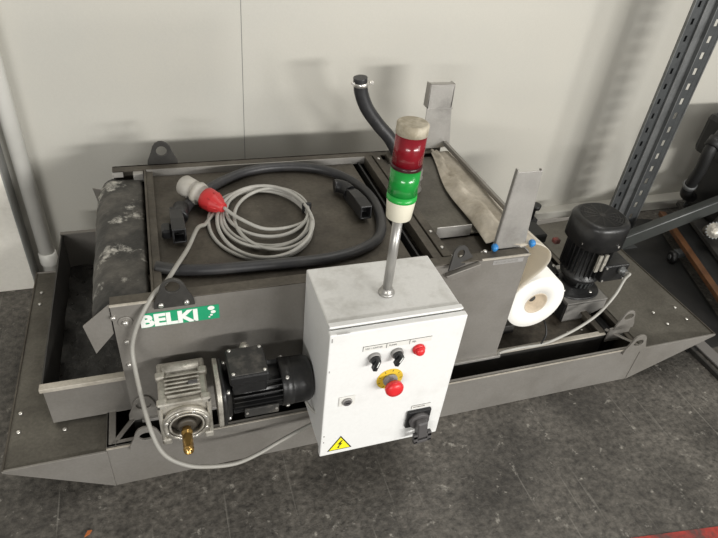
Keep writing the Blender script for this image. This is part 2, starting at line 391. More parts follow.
# ================================================================== FILTER MACHINE BODY
BZ0, BZ1, BX1, BY1 = .165, .578, 1.113, .672
body = thing('belt_filter_machine', (.55, .33, .16), 'long grey steel belt filter machine with green and white name label, in the tank', 'machine')
b = B(); b.box((0, 0, BZ0), (BX1, .005, BZ1)); b.build('front_panel', 'steel', body)
b = B(); b.box((0, -.003, BZ1-.003), (BX1, .030, BZ1+.001)); b.build('front_rail', 'steel_dirty', body, .0008)
b = B(); b.box((-.001, -.0045, BZ1-.003), (.085, .0, BZ1+.0015)); b.build('rail_edge', 'steel_edge', body, label='bright worn edge')
b = B(); b.box((.96, -.0045, BZ1-.003), (BX1+.001, .0, BZ1+.0015)); b.build('rail_edge', 'steel_edge', body, label='bright worn edge')
b = B(); b.box((.02, -.010, BZ0-.004), (BX1+.012, .0, BZ0+.006)); b.build('base_flange', 'steel_light', body, .001)
b = B(); b.box((0, BY1-.005, BZ0), (BX1, BY1, BZ1)); b.box((.0, BY1-.030, BZ1-.006), (BX1, BY1+.002, BZ1), .001); b.build('back_panel', 'steel_dirty', body)
b = B(); b.box((.10, BY1-.036, BZ1-.026), (.83, BY1-.031, BZ1-.001)); b.build('rail_face', 'steel_light', body)
b = B(); b.box((BX1-.005, .005, BZ0), (BX1, BY1-.005, BZ1-.02)); b.build('right_panel', 'steel', body)
b = B(); b.box((.115, .005, .50), (BX1-.006, BY1-.006, .505)); b.build('inner_floor', 'deck', body)
b = B(); b.box((.0, .005, BZ0), (.005, BY1-.005, .43)); b.build('left_panel', 'steel_dirty', body)
# vertical side plate right of the belt roller
b = B(); b.box((.092, .032, .43), (.098, BY1-.03, BZ1-.001)); b.box((.098, .032, BZ1-.014), (.118, BY1-.03, BZ1-.006)); b.build('side_plate', 'steel_dirty', body, .0008)
# main lid
b = B(); b.box((.100, .036, .548), (.782, BY1-.038, .556), .0015); b.build('lid_plate', 'dirty_deck' if 0 else 'steel_dirty', body)
# gap and longitudinal rails between lid and filter bed
b = B(); b.box((.800, .032, .52), (.806, BY1-.032, .558)); b.box((.806, .032, .50), (.826, BY1-.032, .506)); b.build('gap_channel', 'dull_black', body)
b = B(); b.box((.826, .0305, .545), (.852, BY1-.031, BZ1), .001); b.build('divider_rail', 'steel_dirty', body)
b = B(); b.box((.856, .0305, .545), (.882, BY1-.031, BZ1+.003), .001); b.build('divider_rail', 'steel_dirty', body)
for y in (.07, .15, .30, .46, .61): B().lathe([(0, .005), (.003, .005), (.0045, .002)], (.868, y, BZ1+.003), (0, 0, 1), 12).build('bolt', 'screw', body)
# filter bed lid with raised front lip
b = B(); b.box((.886, .150, .557), (1.092, BY1-.036, .563), .001); b.build('filter_lid', 'dirty_deck', body)
b = B(); b.box((.886, .146, .556), (1.000, .1495, .594)); b.build('lid_lip', 'steel_light', body, .0006)
b = B(); b.box((.886, .032, .545), (1.10, .146, .551)); b.build('front_shelf', 'steel_dirty', body)
# right hand guard rail over which the cloth runs
b = B(); b.box((1.134, .10, .602), (1.146, BY1, .612), .001); b.box((1.142, .10, .59), (1.146, BY1, .606)); b.build('guard_rail', 'steel', body)
b = B(); b.prism([(1.03, .56), (1.13, .56), (1.13, .60), (1.03, .615)], .004, (0, BY1-.006, 0), (1, 0, 0), (0, 0, 1)); b.build('back_guard', 'steel_dirty', body)
b = B(); b.cyl((1.118, .03, .555), (1.118, BY1-.01, .555), .018, 16); b.build('guide_roller', 'steel_light', body)
# lifting eyes
for (x, y, o0) in ((.141, -.007, .555), (.152, BY1, .572)):
    b = B(); b.holed(LUG, (0, .060 if y < 0 else .050), .0165, .007, (x, y+.007, o0), seg=30)
    b.build('lifting_eye', 'dark_metal', body, .001)
    for dx in (-.030, .028): 
        if y < 0: B().lathe([(0, .0065), (.004, .0065), (.006, .003)], (x+dx, y, .567), (0, -1, 0), 12).build('bolt', 'screw', body)
# skewed lifting eye at the filter end
b = B(); u = Vector((.94, .34, 0)).normalized(); v = Vector((-.12, .34, .93)).normalized()*.70
b.holed([(-.052, 0)]+[(p[0], p[1]) for p in LUG[1:]], (0, .050), .015, .006, (.897, .0, .566), u, v, seg=30); b.build('lifting_eye', 'dark_metal', body, .001)
b = B(); b.prism([(.850, .545), (.950, .5745), (.952, .556), (.868, .528)], .014, (0, -.002, 0), (1, 0, 0), (0, 0, 1)); b.build('eye_bracket', 'steel', body, .001)
for x, y in ((.905, .018), (.985, .03), (.90, .06), (1.0, .06)): B().lathe([(0, .006), (.004, .006), (.006, .003)], (x, y, .579 if y < .05 else .551), (0, 0, 1), 12).build('bolt', 'screw', body)
# low lug
b = B(); b.holed([(p[0]*.9, p[1]*.98) for p in LUG], (0, .048), .0155, .006, (.031, -.002, .180), seg=28, hsx=1.25); b.build('lifting_eye', 'steel', body, .001)
# screws and big washer on the front panel
b = B(); b.lathe([(0, .017), (.002, .017), (.003, .0155)], (.027, 0, .523), (0, -1, 0), 24); b.build('washer', 'steel', body)
B().lathe([(0, .0075), (.005, .0075), (.0075, .003)], (.027, -.003, .523), (0, -1, 0), 14).build('bolt', 'screw', body)
for x, z in ((.018, .459), (.013, .38), (-.0, .54)): B().lathe([(0, .0062), (.004, .0062), (.006, .003)], (x+.003, 0, z), (0, -1, 0), 14).build('bolt', 'screw', body)
# belt roller
b = B(); b.sm = True; ny, prof = 44, []
R0 = .060; cxr, czr = .008, .498
for k in range(19):
    a = math.radians(250 - k*(160/18)); prof.append((cxr+R0*math.cos(a), czr+R0*math.sin(a)))
prof += [(.03, .5585), (.055, .5575), (.078, .5565), (.087, .550)]
rows = []
for j in range(ny+1):
    y = .036+(BY1-.075)*j/ny; row = []
    for i, (x, z) in enumerate(prof):
        w = .0010*math.sin(j*.35+i*.35)+.0009*math.sin(j*1.3-i*.8)
        n = Vector((x-cxr, 0, z-czr)).normalized(); e = -.008*max(0, (1-j/2.5))-.008*max(0, 1-(ny-j)/2.5)
        row.append(b.bm.verts.new((x+n.x*(w+e), y, z+n.z*(w+e))))
    rows.append(row)
for j in range(ny):
    for i in range(len(prof)-1): b._f([rows[j][i], rows[j][i+1], rows[j+1][i+1], rows[j+1][i]])
o = b.build('conveyor_belt', 'belt', body, label='worn black rubber belt with white residue')
m_ = o.modifiers.new('solid', 'SOLIDIFY'); m_.thickness = .004; m_.offset = -1
b = B(); b.cyl((cxr, .02, czr), (cxr, BY1-.02, czr), .050, 24); b.build('belt_roller', 'dark_metal', body)
b = B(); b.box((.0, .005, .52), (.092, .036, .545), .002); b.build('belt_end_guard', 'steel_dirty', body)
for y, d in ((.010, 1), (BY1-.02, -1)):
    b = B(); b.prism([(-.002, .575 if d > 0 else .50), (-.066, .520), (-.052, .428), (-.004, .486)], .005, (0, y, 0), (1, 0, 0), (0, 0, 1)); b.build('scraper_bracket', 'steel', body, .0008)
b = B(); b.box((.0, BY1-.03, .555), (.03, BY1-.012, .575)); b.build('belt_bracket', 'steel_light', body)
b = B(); b.box((.06, BY1-.05, .545), (.09, BY1-.03, .574), .001); b.build('belt_bracket', 'steel_light', body)
# upright C brackets
for y, s in ((.042, 1), (.662, -1)):
    x0 = 1.022 if s > 0 else 1.052; t = .003; zt = .822
    if s > 0: outl = [(x0, .560), (x0+.098, .560), (x0+.078, zt), (x0+.004, zt)]
    else: outl = [(x0, .585), (x0+.112, .585), (x0+.090, .735), (x0+.086, zt), (x0-.004, zt), (x0-.006, .735)]
    b = B(); b.prism(outl, t, (0, y, 0), (1, 0, 0), (0, 0, 1))
    for (a0, a1) in (((x0, .56), (x0+.004, zt+.006)), ((x0+.098, .56), (x0+.078, zt+.002))):
        if s < 0: continue
        b.prism([(a0[0]-.002, a0[1]), (a0[0]+.002, a0[1]), (a1[0]+.002, a1[1]), (a1[0]-.002, a1[1])], .012, (0, y+.010, 0), (1, 0, 0), (0, 0, 1))
    if s < 0: b.box((x0-.006, y-.006, .733), (x0+.092, y, .738)); b.box((x0-.005, y-.005, zt-.003), (x0+.087, y+.02, zt))
    if s < 0: b.box((x0+.084, y-.003, .738), (x0+.088, y+.03, zt)); b.box((x0-.006, y-.003, .738), (x0-.002, y+.03, zt))
    b.build('upright_bracket', 'steel_light', body, .0006, label='short bright upright channel at the front' if s > 0 else 'short bright upright channel at the back')
# blue clips, name label
for x, y in ((1.014, .030), (1.136, .030)):
    b = B(); b.lathe([(0, .007), (.004, .011), (.012, .011), (.017, .006)], (x-.01, y, .592), (1, -.3, .1), 14); b.cyl((x, y, .578), (x, y, .592), .005, 10)
    b.build('blue_clip', 'blue', body, label='blue plastic clip')
b = B(); b.box((.060, -.0012, .496), (.243, 0, .5405)); lab = b.build('name_label', 'green', body, label='green name label with white lettering')
def text_mesh(txt, size, loc, rotm, material, parent, name, sx=1, offset=0, depth=.0003):
    cu = bpy.data.curves.new(name, 'FONT'); cu.body = txt; cu.size = size; cu.offset = offset; cu.extrude = depth; cu.resolution_u = 3
    t = bpy.data.objects.new('tmp', cu); COL.objects.link(t); bpy.context.view_layer.update()
    me = bpy.data.meshes.new_from_object(t.evaluated_get(bpy.context.evaluated_depsgraph_get()))
    bpy.data.objects.remove(t)
    bm = bmesh.new(); bm.from_mesh(me)
    for v in bm.verts: v.co = Vector(loc) + rotm @ Vector((v.co.x*sx, v.co.y, v.co.z))
    return link(name, bm, material, parent)
FACE = Matrix(((1, 0, 0), (0, 0, -1), (0, 1, 0)))        # text x -> x, y -> z, normal -> -y
text_mesh('BELKI', .050, (.058, -.0017, .500), FACE, 'white', lab, 'lettering', 1.10, .0024)
for x, z, r in ((.224, .5325, .0066), (.2285, .5195, .0048), (.2235, .5105, .0028), (.2185, .5045, .0020)):
    b = B(); b.lathe([(0, r), (.0006, r)], (x, -.0012, z), (0, -1, 0), 18, sx=1.25); b.build('emblem_bubble', 'white', lab)
# etched plate on filter end
b = B(); b.box((1.00, -.0008, .553), (1.098, 0, .567)); pl = b.build('etched_plate', 'grey_plastic', body, label='small faint printed plate')
text_mesh('HH1 HC LAP 33', .010, (1.004, -.0012, .5565), FACE, 'steel_light', pl, 'lettering', 1.1, .0002)
# steel outlet pipe stub on filter lid
b = B(); b.lathe([(0, .036), (.006, .036), (.007, .030), (.04, .030), (.042, .033), (.048, .033), (.05, .030), (.075, .030), (.082, .024)], (.918, .425, .562), (0, 0, 1), 28)
b.build('inlet_stub', 'steel_light', body, label='round bright steel inlet stub')

# black upright hose at the back
hs = thing('inlet_hose', (.93, .63, .57), 'short thick black hose rising behind the signal lamp, with a metal clamp', 'hose')
hp = [(.792, .665, .850), (.800, .665, .800), (.825, .663, .745), (.868, .658, .690), (.915, .645, .640), (.945, .63, .590), (.95, .615, .566)]
b = B(); b.tube(hp, .0235, 18, 8); b.build('hose', 'hose', hs)
b = B(); b.lathe([(0, .0248), (.001, .026), (.012, .026), (.013, .0248)], (.7975, .665, .822), (-.12, 0, 1), 24)
b.box((.822, .655, .828), (.838, .667, .838), .001); b.box((.762, .655, .828), (.774, .667, .836), .001); b.build('hose_clamp', 'screw', hs)
b = B(); b.box((.905, .60, .563), (.965, .645, .585), .003); b.build('hose_flange', 'steel_dirty', hs)

# ================================================================== FILTER PAPER
RX, RZ, RR = 1.226, .347, .102
pr = thing('filter_paper_roll', (RX, .3, .15), 'big white filter paper roll on its side, paper looping up over the machine', 'paper roll')
b = B(); b.lathe([(0, .040), (0, RR-.002), (.003, RR), (.597, RR), (.6, RR-.002), (.6, .040), (0, .040)], (RX, .028, RZ), (0, 1, 0), 56, caps=False); b.build('roll', 'paper', pr)
b = B(); b.lathe([(0, .0365), (-.0005, .0402), (.6, .0402), (.6, .0365), (0, .0365)], (RX, .0275, RZ), (0, 1, 0), 36, caps=False)
for f in b.bm.faces: f.material_index = 1 if abs((f.calc_center_median()-Vector((RX, f.calc_center_median().y, RZ))).length-.0365) < .002 else 0
b.build('core', ['core', 'core_in'], pr, label='brown cardboard core')
b = B(); b.box((1.20, -.0+.12, .124), (1.26, .60, .160), .002); b.box((1.205, .60, .12), (1.25, .615, .33)); b.cyl((RX, .05, RZ), (RX, .64, RZ), .012, 12)
b.box((1.205, .628, .120), (1.25, .64, RZ+.02), .002); b.build('roll_axle', 'dark_metal', pr)
prof = [(1.1225, .330), (1.124, .375), (1.140, .410), (1.172, .447), (1.205, .484), (1.217, .518), (1.204, .552), (1.168, .577), (1.132, .588), (1.105, .583), (1.085, .5775), (1.060, .5745), (1.03, .5715), (1.005, .569)]
P = smooth_path([(x, 0, z) for x, z in prof], 5); ny = 46
b = B(); b.sm = True; rows = []
nP = len(P)
for j in range(ny+1):
    t = j/ny; row = []
    for i, p in enumerate(P):
        s = i/(nP-1); y = .028+.600*t
        x, z = p.x, p.z
        if s > .60:                                  # part lying on the bed: wrinkled, edge wanders
            k = (s-.60)/.40
            edge = 1.012+.075*t*t+.006*math.sin(t*9)
            x = 1.105+(edge-1.105)*k
            bulge = .032*math.sin(PI*min(1, k*.95))**1.2
            z = .5815-.010*k + bulge*(.55+.45*math.sin(t*5.3+.7)) + .0065*math.sin(t*21+k*5)*math.sin(PI*k) + .004*math.sin(t*47-k*9)*math.sin(PI*k)
            if y < .10: z = min(z, .586); y = y
        elif s > .2:
            z += .003*math.sin(t*7+s*5); x += .003*math.sin(t*9+s*4)
        if s > .60: y += (.045*(1-t)+.035*t)*(s-.6)/.4
        row.append(b.bm.verts.new((x, y, z)))
    rows.append(row)
for j in range(ny):
    for i in range(nP-1):
        b.mi = 1 if i/(nP-1) > .53 else 0
        b._f([rows[j][i], rows[j][i+1], rows[j+1][i+1], rows[j+1][i]])
o = b.build('paper_sheet', ['paper_thin', 'cloth'], pr, label='unrolled sheet, damp and stained where it lies on the machine')
m_ = o.modifiers.new('solid', 'SOLIDIFY'); m_.thickness = .0012; m_.offset = 1

# ================================================================== GEARMOTOR
gm = thing('gear_motor', (.27, -.1, .25), 'small black electric motor with silver worm gearbox and brass hose tail, below the name label', 'motor')
GX0, GX1, GY0, GY1, GZ0, GZ1 = .075, .197, -.168, -.020, .254, .398
b = B(); b.box((GX0+.004, GY0+.012, GZ0+.004), (GX1-.004, GY1, GZ1-.008), .004)
# corner lugs
for x in (GX0, GX1-.022):
    for y in (GY0+.002, GY1-.060):
        b.box((x, y, GZ1-.016), (x+.022, y+.022, GZ1+.001), .003)
        b.box((x, GY0, GZ0 if y < -.1 else GZ0), (x+.022, GY0+.018, GZ0+.02), .003)
b.box((GX0, GY0+.002, GZ0), (GX0+.010, GY0+.016, GZ1), .003); b.box((GX1-.010, GY0+.002, GZ0), (GX1, GY0+.016, GZ1), .003)
b.box((GX0, GY0+.004, GZ1-.012), (GX1, GY0+.012, GZ1-.001), .002)
gear = b.build('gearbox', 'alu', gm, .0008)
for i in range(6):
    y = GY0+.026+i*.0125
    b = B(); b.box((GX0+.020 if i not in (0, 5) else GX0+.024, y, GZ1-.012), (GX1-.020, y+.0045, GZ1+.001), .001); b.build('cooling_rib', 'alu', gear)
b = B(); b.box((.150, GY0+.055, GZ1-.002), (.172, GY0+.066, GZ1+.0025), .001); b.build('vent_plug', 'dark_grey', gear)
# worm housing at the back with rounded cap
b = B(); b.lathe([(0, .016), (.004, .021), (.088, .021), (.092, .016)], (.090, -.046, .380), (1, 0, 0), 22); b.build('worm_housing', 'alu', gm)
# output flange
b = B(); b.ring((.136, GY0+.012, .322), (0, -1, 0), .056, .037, .014, 40); b.ring((.136, GY0-.002, .322), (0, -1, 0), .053, .045, .004, 40); b.ring((.136, GY0-.002, .322), (0, -1, 0), .041, .037, .004, 40)
fl = b.build('output_flange', 'alu', gm)
for k in range(8):
    a = 2*PI*(k+.5)/8; B().lathe([(0, .0048), (.004, .0048), (.005, .003)], (.136+.049*math.cos(a), GY0-.003, .322+.049*math.sin(a)), (0, -1, 0), 10).build('bolt', 'screw', fl)
b = B(); b.lathe([(0, .036), (.001, .036)], (.136, GY0+.009, .322), (0, -1, 0), 30); b.lathe([(0, .022), (.012, .022), (.013, .016)], (.136, GY0+.008, .318), (0, -1, 0), 26); b.build('hub', 'steel_dirty', fl)
b = B(); b.lathe([(0, .0105), (.020, .0105), (.022, .013), (.030, .013), (.032, .0105), (.036, .0105), (.038, .0128), (.048, .0112), (.050, .0128), (.060, .0112), (.062, .0128), (.072, .0112), (.074, .0128), (.082, .0105), (.083, .007), (.074, .006)], (.134, GY0+.008, .312), (0, -1, 0), 22)
b.build('hose_tail', 'brass', gm, label='brass barbed hose tail')
MY, MZ = -.103, .340
b = B(); b.lathe([(0, .050), (0, .075), (.010, .075), (.012, .071)], (.212, MY, MZ), (1, 0, 0), 40, up=(0, 1, 0), ex=3.2); b.build('adapter_flange', 'alu', gm, .0008)
b = B(); b.lathe([(0, .074), (.008, .074), (.010, .066), (.014, .060), (.022, .057)], (.2245, MY, MZ), (1, 0, 0), 40, ex=3.0); b.build('motor_flange', 'black_motor', gm)
for k in range(4):
    a = PI/4+k*PI/2; B().lathe([(0, .007), (.007, .007), (.009, .004)], (.2345, MY+.067*math.cos(a), MZ+.067*math.sin(a)), (1, 0, 0), 6).build('bolt', 'screw', gm)
b = B(); b.cyl((.24, MY, MZ), (.39, MY, MZ), .048, 32)
st = b.build('motor_housing', 'black_motor', gm)
for k in range(26):
    a = 2*PI*k/26
    if 60 < math.degrees(a) < 120: continue
    u = Vector((0, math.cos(a), math.sin(a))); w = Vector((0, -math.sin(a), math.cos(a)))
    b = B(); ps = [Vector((.252, MY, MZ))+u*.048-w*.0016, Vector((.252, MY, MZ))+u*.0595-w*.0009, Vector((.252, MY, MZ))+u*.0595+w*.0009, Vector((.252, MY, MZ))+u*.048+w*.0016]
    b.rings([ps, [p+Vector((.122, 0, 0)) for p in ps]]); b.build('cooling_fin', 'black_motor', st)
b = B(); b.lathe([(0, .059), (.002, .062), (.028, .062), (.030, .0595), (.033, .061), (.068, .061), (.080, .055), (.084, .043)], (.372, MY, MZ), (1, 0, 0), 40); b.build('fan_cowl', 'black_motor', gm)
for a in (125, 215, 305, 35):
    a = math.radians(a); d = Vector((0, math.cos(a), math.sin(a)))
    B().lathe([(0, .0055), (.003, .0055), (.005, .003)], Vector((.386, MY, MZ))+d*.0615, d, 10).build('bolt', 'screw', gm)
b = B(); b.box((.250, MY-.054, MZ+.040), (.332, MY+.030, MZ+.080), .003); b.box((.243, MY-.062, MZ+.080), (.337, MY+.034, MZ+.110), .005, seg=2)
tb = b.build('terminal_box', 'black_motor', gm)
b = B(); b.box((.246, MY-.059, MZ+.110), (.334, MY+.031, MZ+.113), .0012); b.build('lid', 'dusty_black', tb, label='dust-grey lid')
for dx, dy in ((.253, -.053), (.327, -.053), (.253, .025), (.327, .025)): B().lathe([(0, .0045), (.002, .0045), (.003, .002)], (dx, MY+dy, MZ+.113), (0, 0, 1), 10).build('bolt', 'screw', tb)
b = B(); b.lathe([(0, .013), (.012, .013), (.014, .009), (.022, .009)], (.292, MY+.030, MZ+.100), (0, 1, .1), 14); b.build('cable_gland', 'alu', tb)
b = B(); b.box((.275, MY-.063, MZ-.030), (.360, MY-.057, MZ-.001), .001, Matrix.Translation((0, 0, -.01))); pt = b.build('rating_plate', 'dusty_black', gm)
for x in (.281, .354): B().lathe([(0, .0035), (.002, .0035)], (x, MY-.063, MZ-.024), (0, -1, 0), 8).build('bolt', 'screw', pt)

# ================================================================== CONTROL CABINET
CX0, CX1, CY0, CY1, CZ0, CZ1 = .454, .790, -.218, .004, .176, .620
cc = thing('control_cabinet', (.62, -.1, .156), 'white wall-type electrical control cabinet with red and green signal tower on top', 'cabinet')
CY1 = -.004
b = B(); b.box((CX0+.004, CY0, CZ0+.004), (CX1-.004, CY1, CZ1), .004, seg=2)
for f in b.bm.faces: f.material_index = 1 if (f.calc_center_median().z > CZ1-.003) else 0
b.build('enclosure', ['white_box', 'dusty_white'], cc)
b = B(); b.box((CX0+.008, CY0-.004, CZ0+.008), (CX1-.008, CY0+.001, CZ1-.008)); b.build('gasket', 'gasket', cc)
b = B(); b.box((CX0, CY0-.022, CZ0), (CX1, CY0-.004, CZ1-.004), .003, seg=2); door = b.build('cabinet_door', 'white_box', cc)
b = B(); b.box((CX0+.004, CY0-.003, CZ1-.002), (CX1-.004, CY0+.012, CZ1+.003), .001); b.build('rain_lip', 'white_box', cc)
DY = CY0-.022
def knob_base(x, z, r, m='grey_plastic', name='button_base'):
    b = B(); b.lathe([(0, r), (.006, r), (.008, r-.003)], (x, DY, z), (0, -1, 0), 26); return b.build(name, m, cc)
for x, z, ang in ((.566, .526, 0), (.622, .529, .25)):
    kb = knob_base(x, z, .0155, 'grey_plastic', 'selector_switch')
    b = B(); b.lathe([(0, .0125), (.012, .0115), (.013, .010)], (x, DY-.006, z), (0, -1, 0), 22)
    Rm = Matrix.Translation((x, DY-.018, z)) @ Matrix.Rotation(ang*.6+.25, 4, 'Y')
    b.box((-.006, -.010, -.021), (.006, .006, .0115), .0025, Rm); b.build('selector_handle', 'black', kb)
    b = B(); b.box((-.0012, -.0106, -.006), (.0012, -.0098, .0105), 0, Rm); b.build('pointer_mark', 'white', kb)
kb = knob_base(.677, .5300, .0155, 'red', 'indicator_lamp')
b = B(); b.lathe([(0, .0125), (.005, .0125), (.010, .009), (.0115, .004)], (.677, DY-.007, .5300), (0, -1, 0), 24); b.build('red_lens', 'red', kb)
b = B(); b.lathe([(0, .034), (.0015, .034)], (.616, DY, .440), (0, -1, 0), 40); es = b.build('emergency_stop', 'yellow', cc, label='yellow disc with red mushroom button')
b = B()
for k in range(9):
    a = 2*PI*k/9; b.box((-.0008, -.0003, -.003), (.0008, 0, .003), 0, Matrix.Translation((.616+.0285*math.cos(a), DY-.0015, .440+.0285*math.sin(a))) @ Matrix.Rotation(-a+PI/2, 4, 'Y'))
b.build('ring_print', 'ink', es)
b = B(); b.lathe([(0, .0185), (.006, .0185), (.007, .0145), (.024, .0145)], (.616, DY-.0015, .440), (0, -1, 0), 26); b.build('stop_collar', 'grey_plastic', es)
b = B(); b.lathe([(0, .014), (.003, .0225), (.012, .0232), (.018, .0195), (.021, .009)], (.616, DY-.0235, .440), (0, -1, 0), 28); b.build('stop_button', 'red', es)
# lock
b = B(); b.box((.490, DY-.003, .371), (.532, DY, .404), .0015); lk = b.build('door_lock', 'label', cc)
b = B(); b.lathe([(0, .0125), (.004, .0125), (.005, .0105)], (.511, DY-.003, .3875), (0, -1, 0), 24); b.build('lock_ring', 'grey_plastic', lk)
b = B(); b.lathe([(0, .0098), (.0012, .0098)], (.511, DY-.008, .3875), (0, -1, 0), 20); b.build('lock_insert', 'dark_grey', lk)
b = B(); b.box((.506, DY-.0105, .3862), (.516, DY-.009, .3888)); b.build('key_slot', 'ink', lk)
# main switch
b = B(); b.box((.684, DY-.009, .234), (.752, DY, .298), .003, seg=2); ms = b.build('main_switch', 'black', cc, label='black rotary main switch')
b = B(); b.lathe([(0, .028), (.010, .0275), (.012, .025)], (.7175, DY-.009, .267), (0, -1, 0), 30); b.build('switch_dial', 'dark_grey', ms)
b = B(); Rm = Matrix.Translation((.7195, DY-.026, .262)) @ Matrix.Rotation(-.12, 4, 'Y') @ Matrix.Scale(1.18, 4)
b.box((-.012, -.012, -.033), (.012, .010, .018), .003, Rm); b.box((-.020, -.010, -.052), (-.010, .0, -.022), .001, Rm); b.box((.013, -.010, -.052), (.023, .0, -.022), .001, Rm); b.box((-.020, -.010, -.054), (.023, .0, -.045), .001, Rm); b.box((-.020, -.010, -.036), (.023, .0, -.026), .001, Rm)
b.build('switch_handle', 'dark_grey', ms)
# printed labels
def plate(x0, x1, z0, z1, name='label_strip'):
    b = B(); b.box((x0, DY-.0008, z0), (x1, DY, z1)); p = b.build(name, 'label', cc)
    b = B(); b.box((x0, DY-.0012, z1-.0011), (x1, DY-.0007, z1)); b.box((x0, DY-.0012, z0), (x0+.0009, DY-.0007, z1)); b.build('label_border', 'ink', p); return p
x0 = .535
for txt in ('NET / ARIFTER', 'PUMPE', 'FEJL'):
    p = plate(x0, x0+.0565, .551, .5665); text_mesh(txt, .0065, (x0+.006, DY-.0012, .5555), FACE, 'grey_plastic', p, 'lettering', 1.0); x0 += .0575
p = plate(.694, .748, .3015, .3155); text_mesh('HOVEDAFB.', .0065, (.699, DY-.0012, .3060), FACE, 'grey_plastic', p, 'lettering', 1.0)
# warning triangle
def tri(s, y): c = (.507, .2120); return [(c[0]+s*(p[0]), y, c[1]+s*(p[1])) for p in ((-.0335, -.0195), (.0335, -.0195), (0, .0375))]
b = B(); b.rings([[Vector(p) for p in tri(1, DY)], [Vector(p) for p in tri(1, DY-.0006)]]); wt = b.build('warning_sign', 'ink', cc, label='yellow and black high voltage triangle')
b = B(); b.rings([[Vector(p) for p in tri(.84, DY-.0006)], [Vector(p) for p in tri(.84, DY-.0010)]]); b.build('sign_field', 'yellow_sign', wt)
b = B(); z = [(.003, .019), (-.007, .004), (-.001, .0045), (-.0055, -.007), (-.008, -.0065), (-.003, -.0135), (-.001, -.0055), (-.003, -.006), (.0065, .0075), (.0005, .007), (.0065, .019)]
b.prism([(x, q) for x, q in z], -.0004, (.507, DY-.0014, .2120)); b.build('lightning_bolt', 'ink', wt)
# scuffs on the left edge of the door
for x, q, w, h in ((.4585, .60, .003, .012), (.470, .617, .03, .0015), (.460, .26, .003, .005), (.460, .235, .003, .005), (.4585, .50, .0025, .006)):
    b = B(); b.box((x, DY-.0003, q-h/2), (x+w, DY, q+h/2)); b.build('paint_chip', 'grey_plastic', door)
# signal tower
TX, TYY = .624, -.130
b = B(); b.lathe([(0, .020), (.005, .020), (.007, .016), (.010, .0145), (.016, .0145), (.017, .0112)], (TX, TYY, CZ1), (0, 0, 1), 24)
b.cyl((TX, TYY, CZ1+.012), (TX, TYY, .846), .0112, 22)
tw = b.build('signal_tower', 'pole', cc, label='grey pole carrying the stacked lamps')
def seg_(z0, z1, r0, r1, m, n): B().lathe([(0, r0), (z1-z0, r1)], (TX, TYY, z0), (0, 0, 1), 36).build(n, m, tw)
b = B(); b.lathe([(0, .023), (.003, .0275), (.048, .0315), (.049, .0315)], (TX, TYY, .834), (0, 0, 1), 36); b.build('lamp_base', 'cream', tw)
b = B(); b.lathe([(0, .0325), (.006, .0325), (.0065, .032), (.014, .032)], (TX, TYY, .883), (0, 0, 1), 36); b.build('green_collar', 'green_ring', tw)
def ribbed(z0, z1, r, m, n):
    b = B(); R_ = []; k = 48
    for z in (z0, z1): R_.append([Vector((TX+r*math.cos(2*PI*i/k), TYY+r*math.sin(2*PI*i/k), z)) for i in range(k)])
    b.sm = True; b.rings(R_); b.build(n, m, tw)
ribbed(.895, .957, .0315, 'lamp_green', 'green_lens')
seg_(.957, .966, .0325, .0325, 'lens_ring', 'dark_collar')
ribbed(.966, 1.030, .0315, 'lamp_red', 'red_lens')
b = B(); b.lathe([(0, .0325), (.020, .0325), (.022, .0305), (.023, .028)], (TX, TYY, 1.030), (0, 0, 1), 36); b.build('lamp_cap', 'cream_dirty', tw, label='dusty cream cap')

# ================================================================== BLACK HOSE ON LID
LZ = .557
hl = thing('suction_hose', (.45, .33, LZ), 'thick black rubber hose laid in a wide loop on the machine lid', 'hose')
r = .0150; zz = LZ+r+.001
loop = [(.108, .135, zz), (.16, .112, zz), (.24, .098, zz), (.35, .092, zz), (.45, .088, zz), (.55, .090, zz), (.645, .115, zz), (.715, .165, zz), (.752, .26, zz), (.762, .37, zz),
        (.738, .47, zz), (.68, .555, zz), (.60, .60, zz), (.50, .612, zz), (.41, .595, zz), (.33, .548, zz), (.26, .486, zz), (.215, .43, zz), (.19, .375, zz)]
b = B(); b.tube(loop, r, 16, 7); b.build('hose', 'hose', hl)
b = B(); Rm = Matrix.Translation((.178, .30, LZ+.001)) @ Matrix.Rotation(.06, 4, 'Z')
def nozzle(p, rz, w, parent):
    Rm = Matrix.Translation(p) @ Matrix.Rotation(rz, 4, 'Z') @ Matrix.Rotation(-.10, 4, 'X')
    b = B(); R_ = []
    for y, hw, z0, z1 in ((.105, w*.80, .004, .040), (.06, w*.9, .008, .052), (.0, w, .012, .055), (-.055, w, .008, .050)):
        R_.append([Rm @ Vector(q) for q in ((-hw, y, z0), (hw, y, z0), (hw, y, z1), (-hw, y, z1))])
    hw = w*.72
    R_.append([Rm @ Vector(q) for q in ((-hw, -.055, .013), (hw, -.055, .013), (hw, -.055, .045), (-hw, -.055, .045))])
    R_.append([Rm @ Vector(q) for q in ((-hw, -.02, .015), (hw, -.02, .015), (hw, -.02, .045), (-hw, -.02, .045))])
    b.rings(R_); o = b.build('nozzle', 'black', parent, .002, label='black rectangular nozzle end')
    return Rm
nozzle((.172, .285, LZ), .02, .018, hl)
b = B(); b.lathe([(0, .023), (.05, .024), (.055, .020)], (.188, .40, zz+.004), (-.15, -1, 0), 20); b.build('hose_cuff', 'black', hl)
b = B(); b.box((.128, .27, LZ+.001), (.155, .315, LZ+.030), .006); b.build('nozzle_clip', 'black', hl)
n2 = thing('hose_nozzle', (.685, .36, LZ), 'black angled plastic nozzle lying on the lid inside the right bend of the hose', 'nozzle')
nozzle((.704, .315, LZ), .05, .018, n2)
b = B(); b.tube([(.700, .405, LZ+.024), (.690, .430, LZ+.026), (.672, .444, LZ+.026), (.660, .446, LZ+.026)], .021, 16, 6); b.build('nozzle_neck', 'black', n2)

